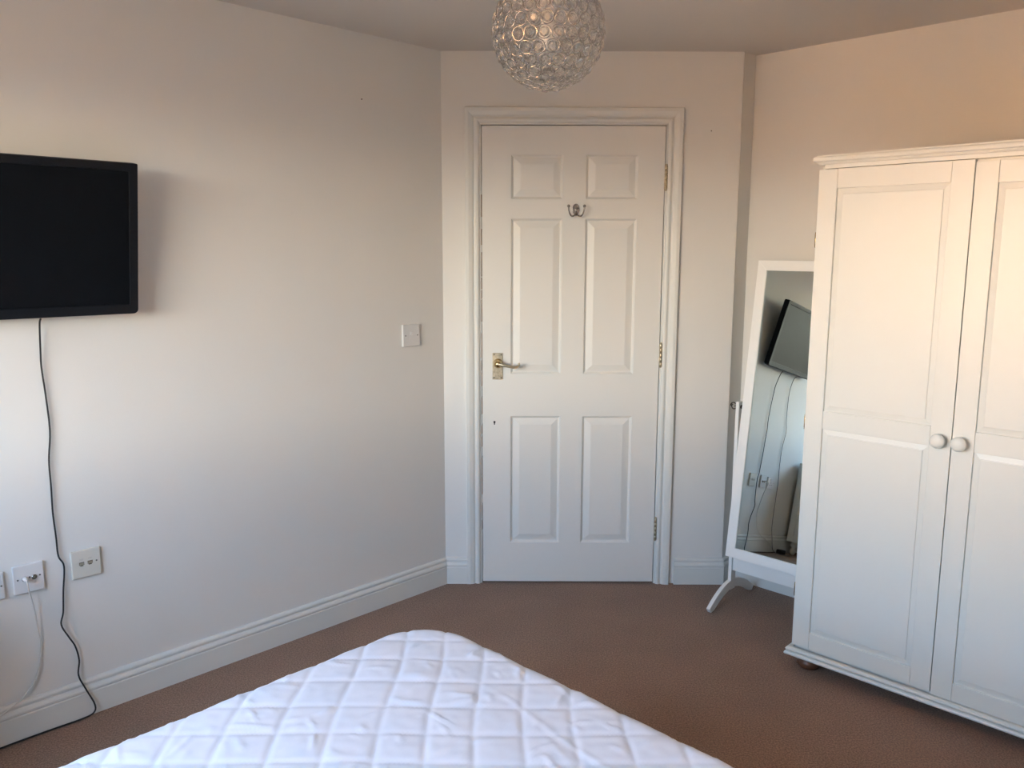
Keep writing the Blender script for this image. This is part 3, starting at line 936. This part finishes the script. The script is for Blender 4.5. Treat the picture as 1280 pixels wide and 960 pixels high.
# ------------------------------------------------------------------ pendant: ball of wire rings and crystal beads
PR = .128
pc = Vector((.0795, 1.975, 1.963))
pe = empty('pendant_light', frame((pc.x, pc.y, pc.z - PR)), 'round pendant light of wire rings and clear crystal beads hanging from the ceiling', 'ceiling light')
inv = Matrix.Translation((0, 0, PR))
wire_bm = nb()
bead_me = None
bm = nb()
r_o, r_i, hh = .0112, .0062, .0042
n8 = 8
A = [bm.verts.new((r_o * math.cos(2 * PI * k_ / n8), r_o * math.sin(2 * PI * k_ / n8), 0)) for k_ in range(n8)]
T1 = [bm.verts.new((r_i * math.cos(2 * PI * (k_ + .5) / n8), r_i * math.sin(2 * PI * (k_ + .5) / n8), hh)) for k_ in range(n8)]
T2 = [bm.verts.new((r_i * math.cos(2 * PI * (k_ + .5) / n8), r_i * math.sin(2 * PI * (k_ + .5) / n8), -hh)) for k_ in range(n8)]
for k_ in range(n8):
    j_ = (k_ + 1) % n8
    bm.faces.new((A[k_], A[j_], T1[k_])); bm.faces.new((A[j_], T1[j_], T1[k_])); bm.faces.new((A[k_], T2[k_], A[j_])); bm.faces.new((A[j_], T2[k_], T2[j_]))
bm.faces.new(T1); bm.faces.new(T2[::-1])
bead_me = bpy.data.meshes.new('crystal_bead'); bmesh.ops.recalc_face_normals(bm, faces=bm.faces); bm.to_mesh(bead_me); bm.free(); bead_me.materials.append(M['crystal'])
dlat = math.radians(13.2)
rs = random.Random(11)
for row in range(-6, 7):
    lat = row * dlat
    cnt = max(5, round(27 * math.cos(lat)))
    for k_ in range(cnt):
        lon = 2 * PI * (k_ + (.5 if row % 2 else 0)) / cnt + row * .11
        nrm = Vector((math.cos(lat) * math.cos(lon), math.cos(lat) * math.sin(lon), math.sin(lat)))
        if row == 6 : continue
        q = nrm.to_track_quat('Z', 'Y')
        bo = bpy.data.objects.new('crystal_bead', bead_me); COL.objects.link(bo); bo.parent = pe
        tw = (Matrix.Rotation(rs.uniform(-.25, .25), 4, 'X') @ Matrix.Rotation(rs.uniform(-.25, .25), 4, 'Y'))
        bo.matrix_local = inv @ Matrix.Translation(nrm * (PR - .0035)) @ q.to_matrix().to_4x4() @ tw
        # wire ring round the bead
        Mx = Matrix.Translation(nrm * (PR - .0025)) @ q.to_matrix().to_4x4()
        rr = .0142 if abs(row) < 5 else .0125
        ring = [Mx @ Vector((rr * math.cos(2 * PI * a / 16), rr * math.sin(2 * PI * a / 16), 0)) for a in range(16)]
        tube(wire_bm, ring, .00105, 5, closed=True)
obj('wire_frame', wire_bm, M['wire'], pe, inv, smooth=True)
bm = nb(); tube(bm, [(0, 0, PR * 1 + .118), (0, 0, HC - (pc.z - PR) - .02)], .0028, 8); obj('flex', bm, M['plastic'], pe)
bm = nb(); lathe(bm, [(.045, HC - (pc.z - PR)), (.045, HC - (pc.z - PR) - .008), (.030, HC - (pc.z - PR) - .02), (.008, HC - (pc.z - PR) - .028), (0, HC - (pc.z - PR) - .028)], 24); obj('ceiling_rose', bm, M['plastic'], pe, smooth=True)
bm = nb(); lathe(bm, [(.0, PR + .122), (.012, PR + .12), (.019, PR + .10), (.019, PR + .052), (.016, PR + .048)], 20); obj('lamp_holder', bm, M['plastic'], pe, smooth=True)
bm = nb(); lathe(bm, [(.013, PR + .05), (.013, PR + .03), (.017, PR + .015), (.021, PR - .002), (.021, PR - .016), (.015, PR - .030), (.006, PR - .037), (0, PR - .038)], 20); tag(obj('bulb', bm, M['bulb'], pe, smooth=True), 'pale candle bulb inside the ball')

# ------------------------------------------------------------------ chest of drawers seen in the mirror
ch = empty('chest_of_drawers', frame(P(2.47, .03, 0), A_LEFT), 'white chest of drawers with turned feet seen at the right of the mirror', 'chest of drawers')
# local: -y into the room, x along the wall; back at y=0
cw, cd, chh = .32, .40, .655
bm = nb()
obj('carcass', bxm((-cw, cw, -cd, 0, .095, chh)), M['chest'], ch, bevel=.003)
obj('top', bxm((-cw - .015, cw + .015, -cd - .02, .0, chh, chh + .022)), M['chest'], ch, bevel=.006)
for sg in (-1, 1):
    x_ = sg * cw
    obj('side_frame', bxm(*[tuple(sorted((x_, x_ + sg * .008))) + b_ for b_ in ((-cd, -cd + .045, .095, chh), (-.045, 0, .095, chh), (-cd + .045, -.045, .49, .52), (-cd + .045, -.045, chh - .04, chh), (-cd + .045, -.045, .095, .14))]), M['chest'], ch, bevel=.0015)
for k_ in range(3):
    z0_ = .115 + k_ * .178
    d_ = obj('drawer', bxm((-cw + .02, cw - .02, -cd - .014, -cd, z0_, z0_ + .168)), M['chest'], ch, bevel=.003)
    for sx_ in (-.15, .15):
        bm = nb(); lathe(bm, [(.007, -cd - .013), (.007, -cd - .022), (.015, -cd - .030), (.013, -cd - .038), (0, -cd - .040)], 16, (sx_, 0, z0_ + .084), 'y'); obj('knob', bm, M['chest'], d_, smooth=True)
for sx_ in (-cw + .04, cw - .04):
    for y_ in (-cd + .04, -.04):
        bm = nb(); lathe(bm, [(.012, 0), (.020, .012), (.022, .028), (.016, .04), (.014, .05), (.024, .062), (.024, .075), (.018, .080), (.018, .0955)], 16, (sx_, y_, 0)); obj('foot', bm, M['chest'], ch, smooth=True)
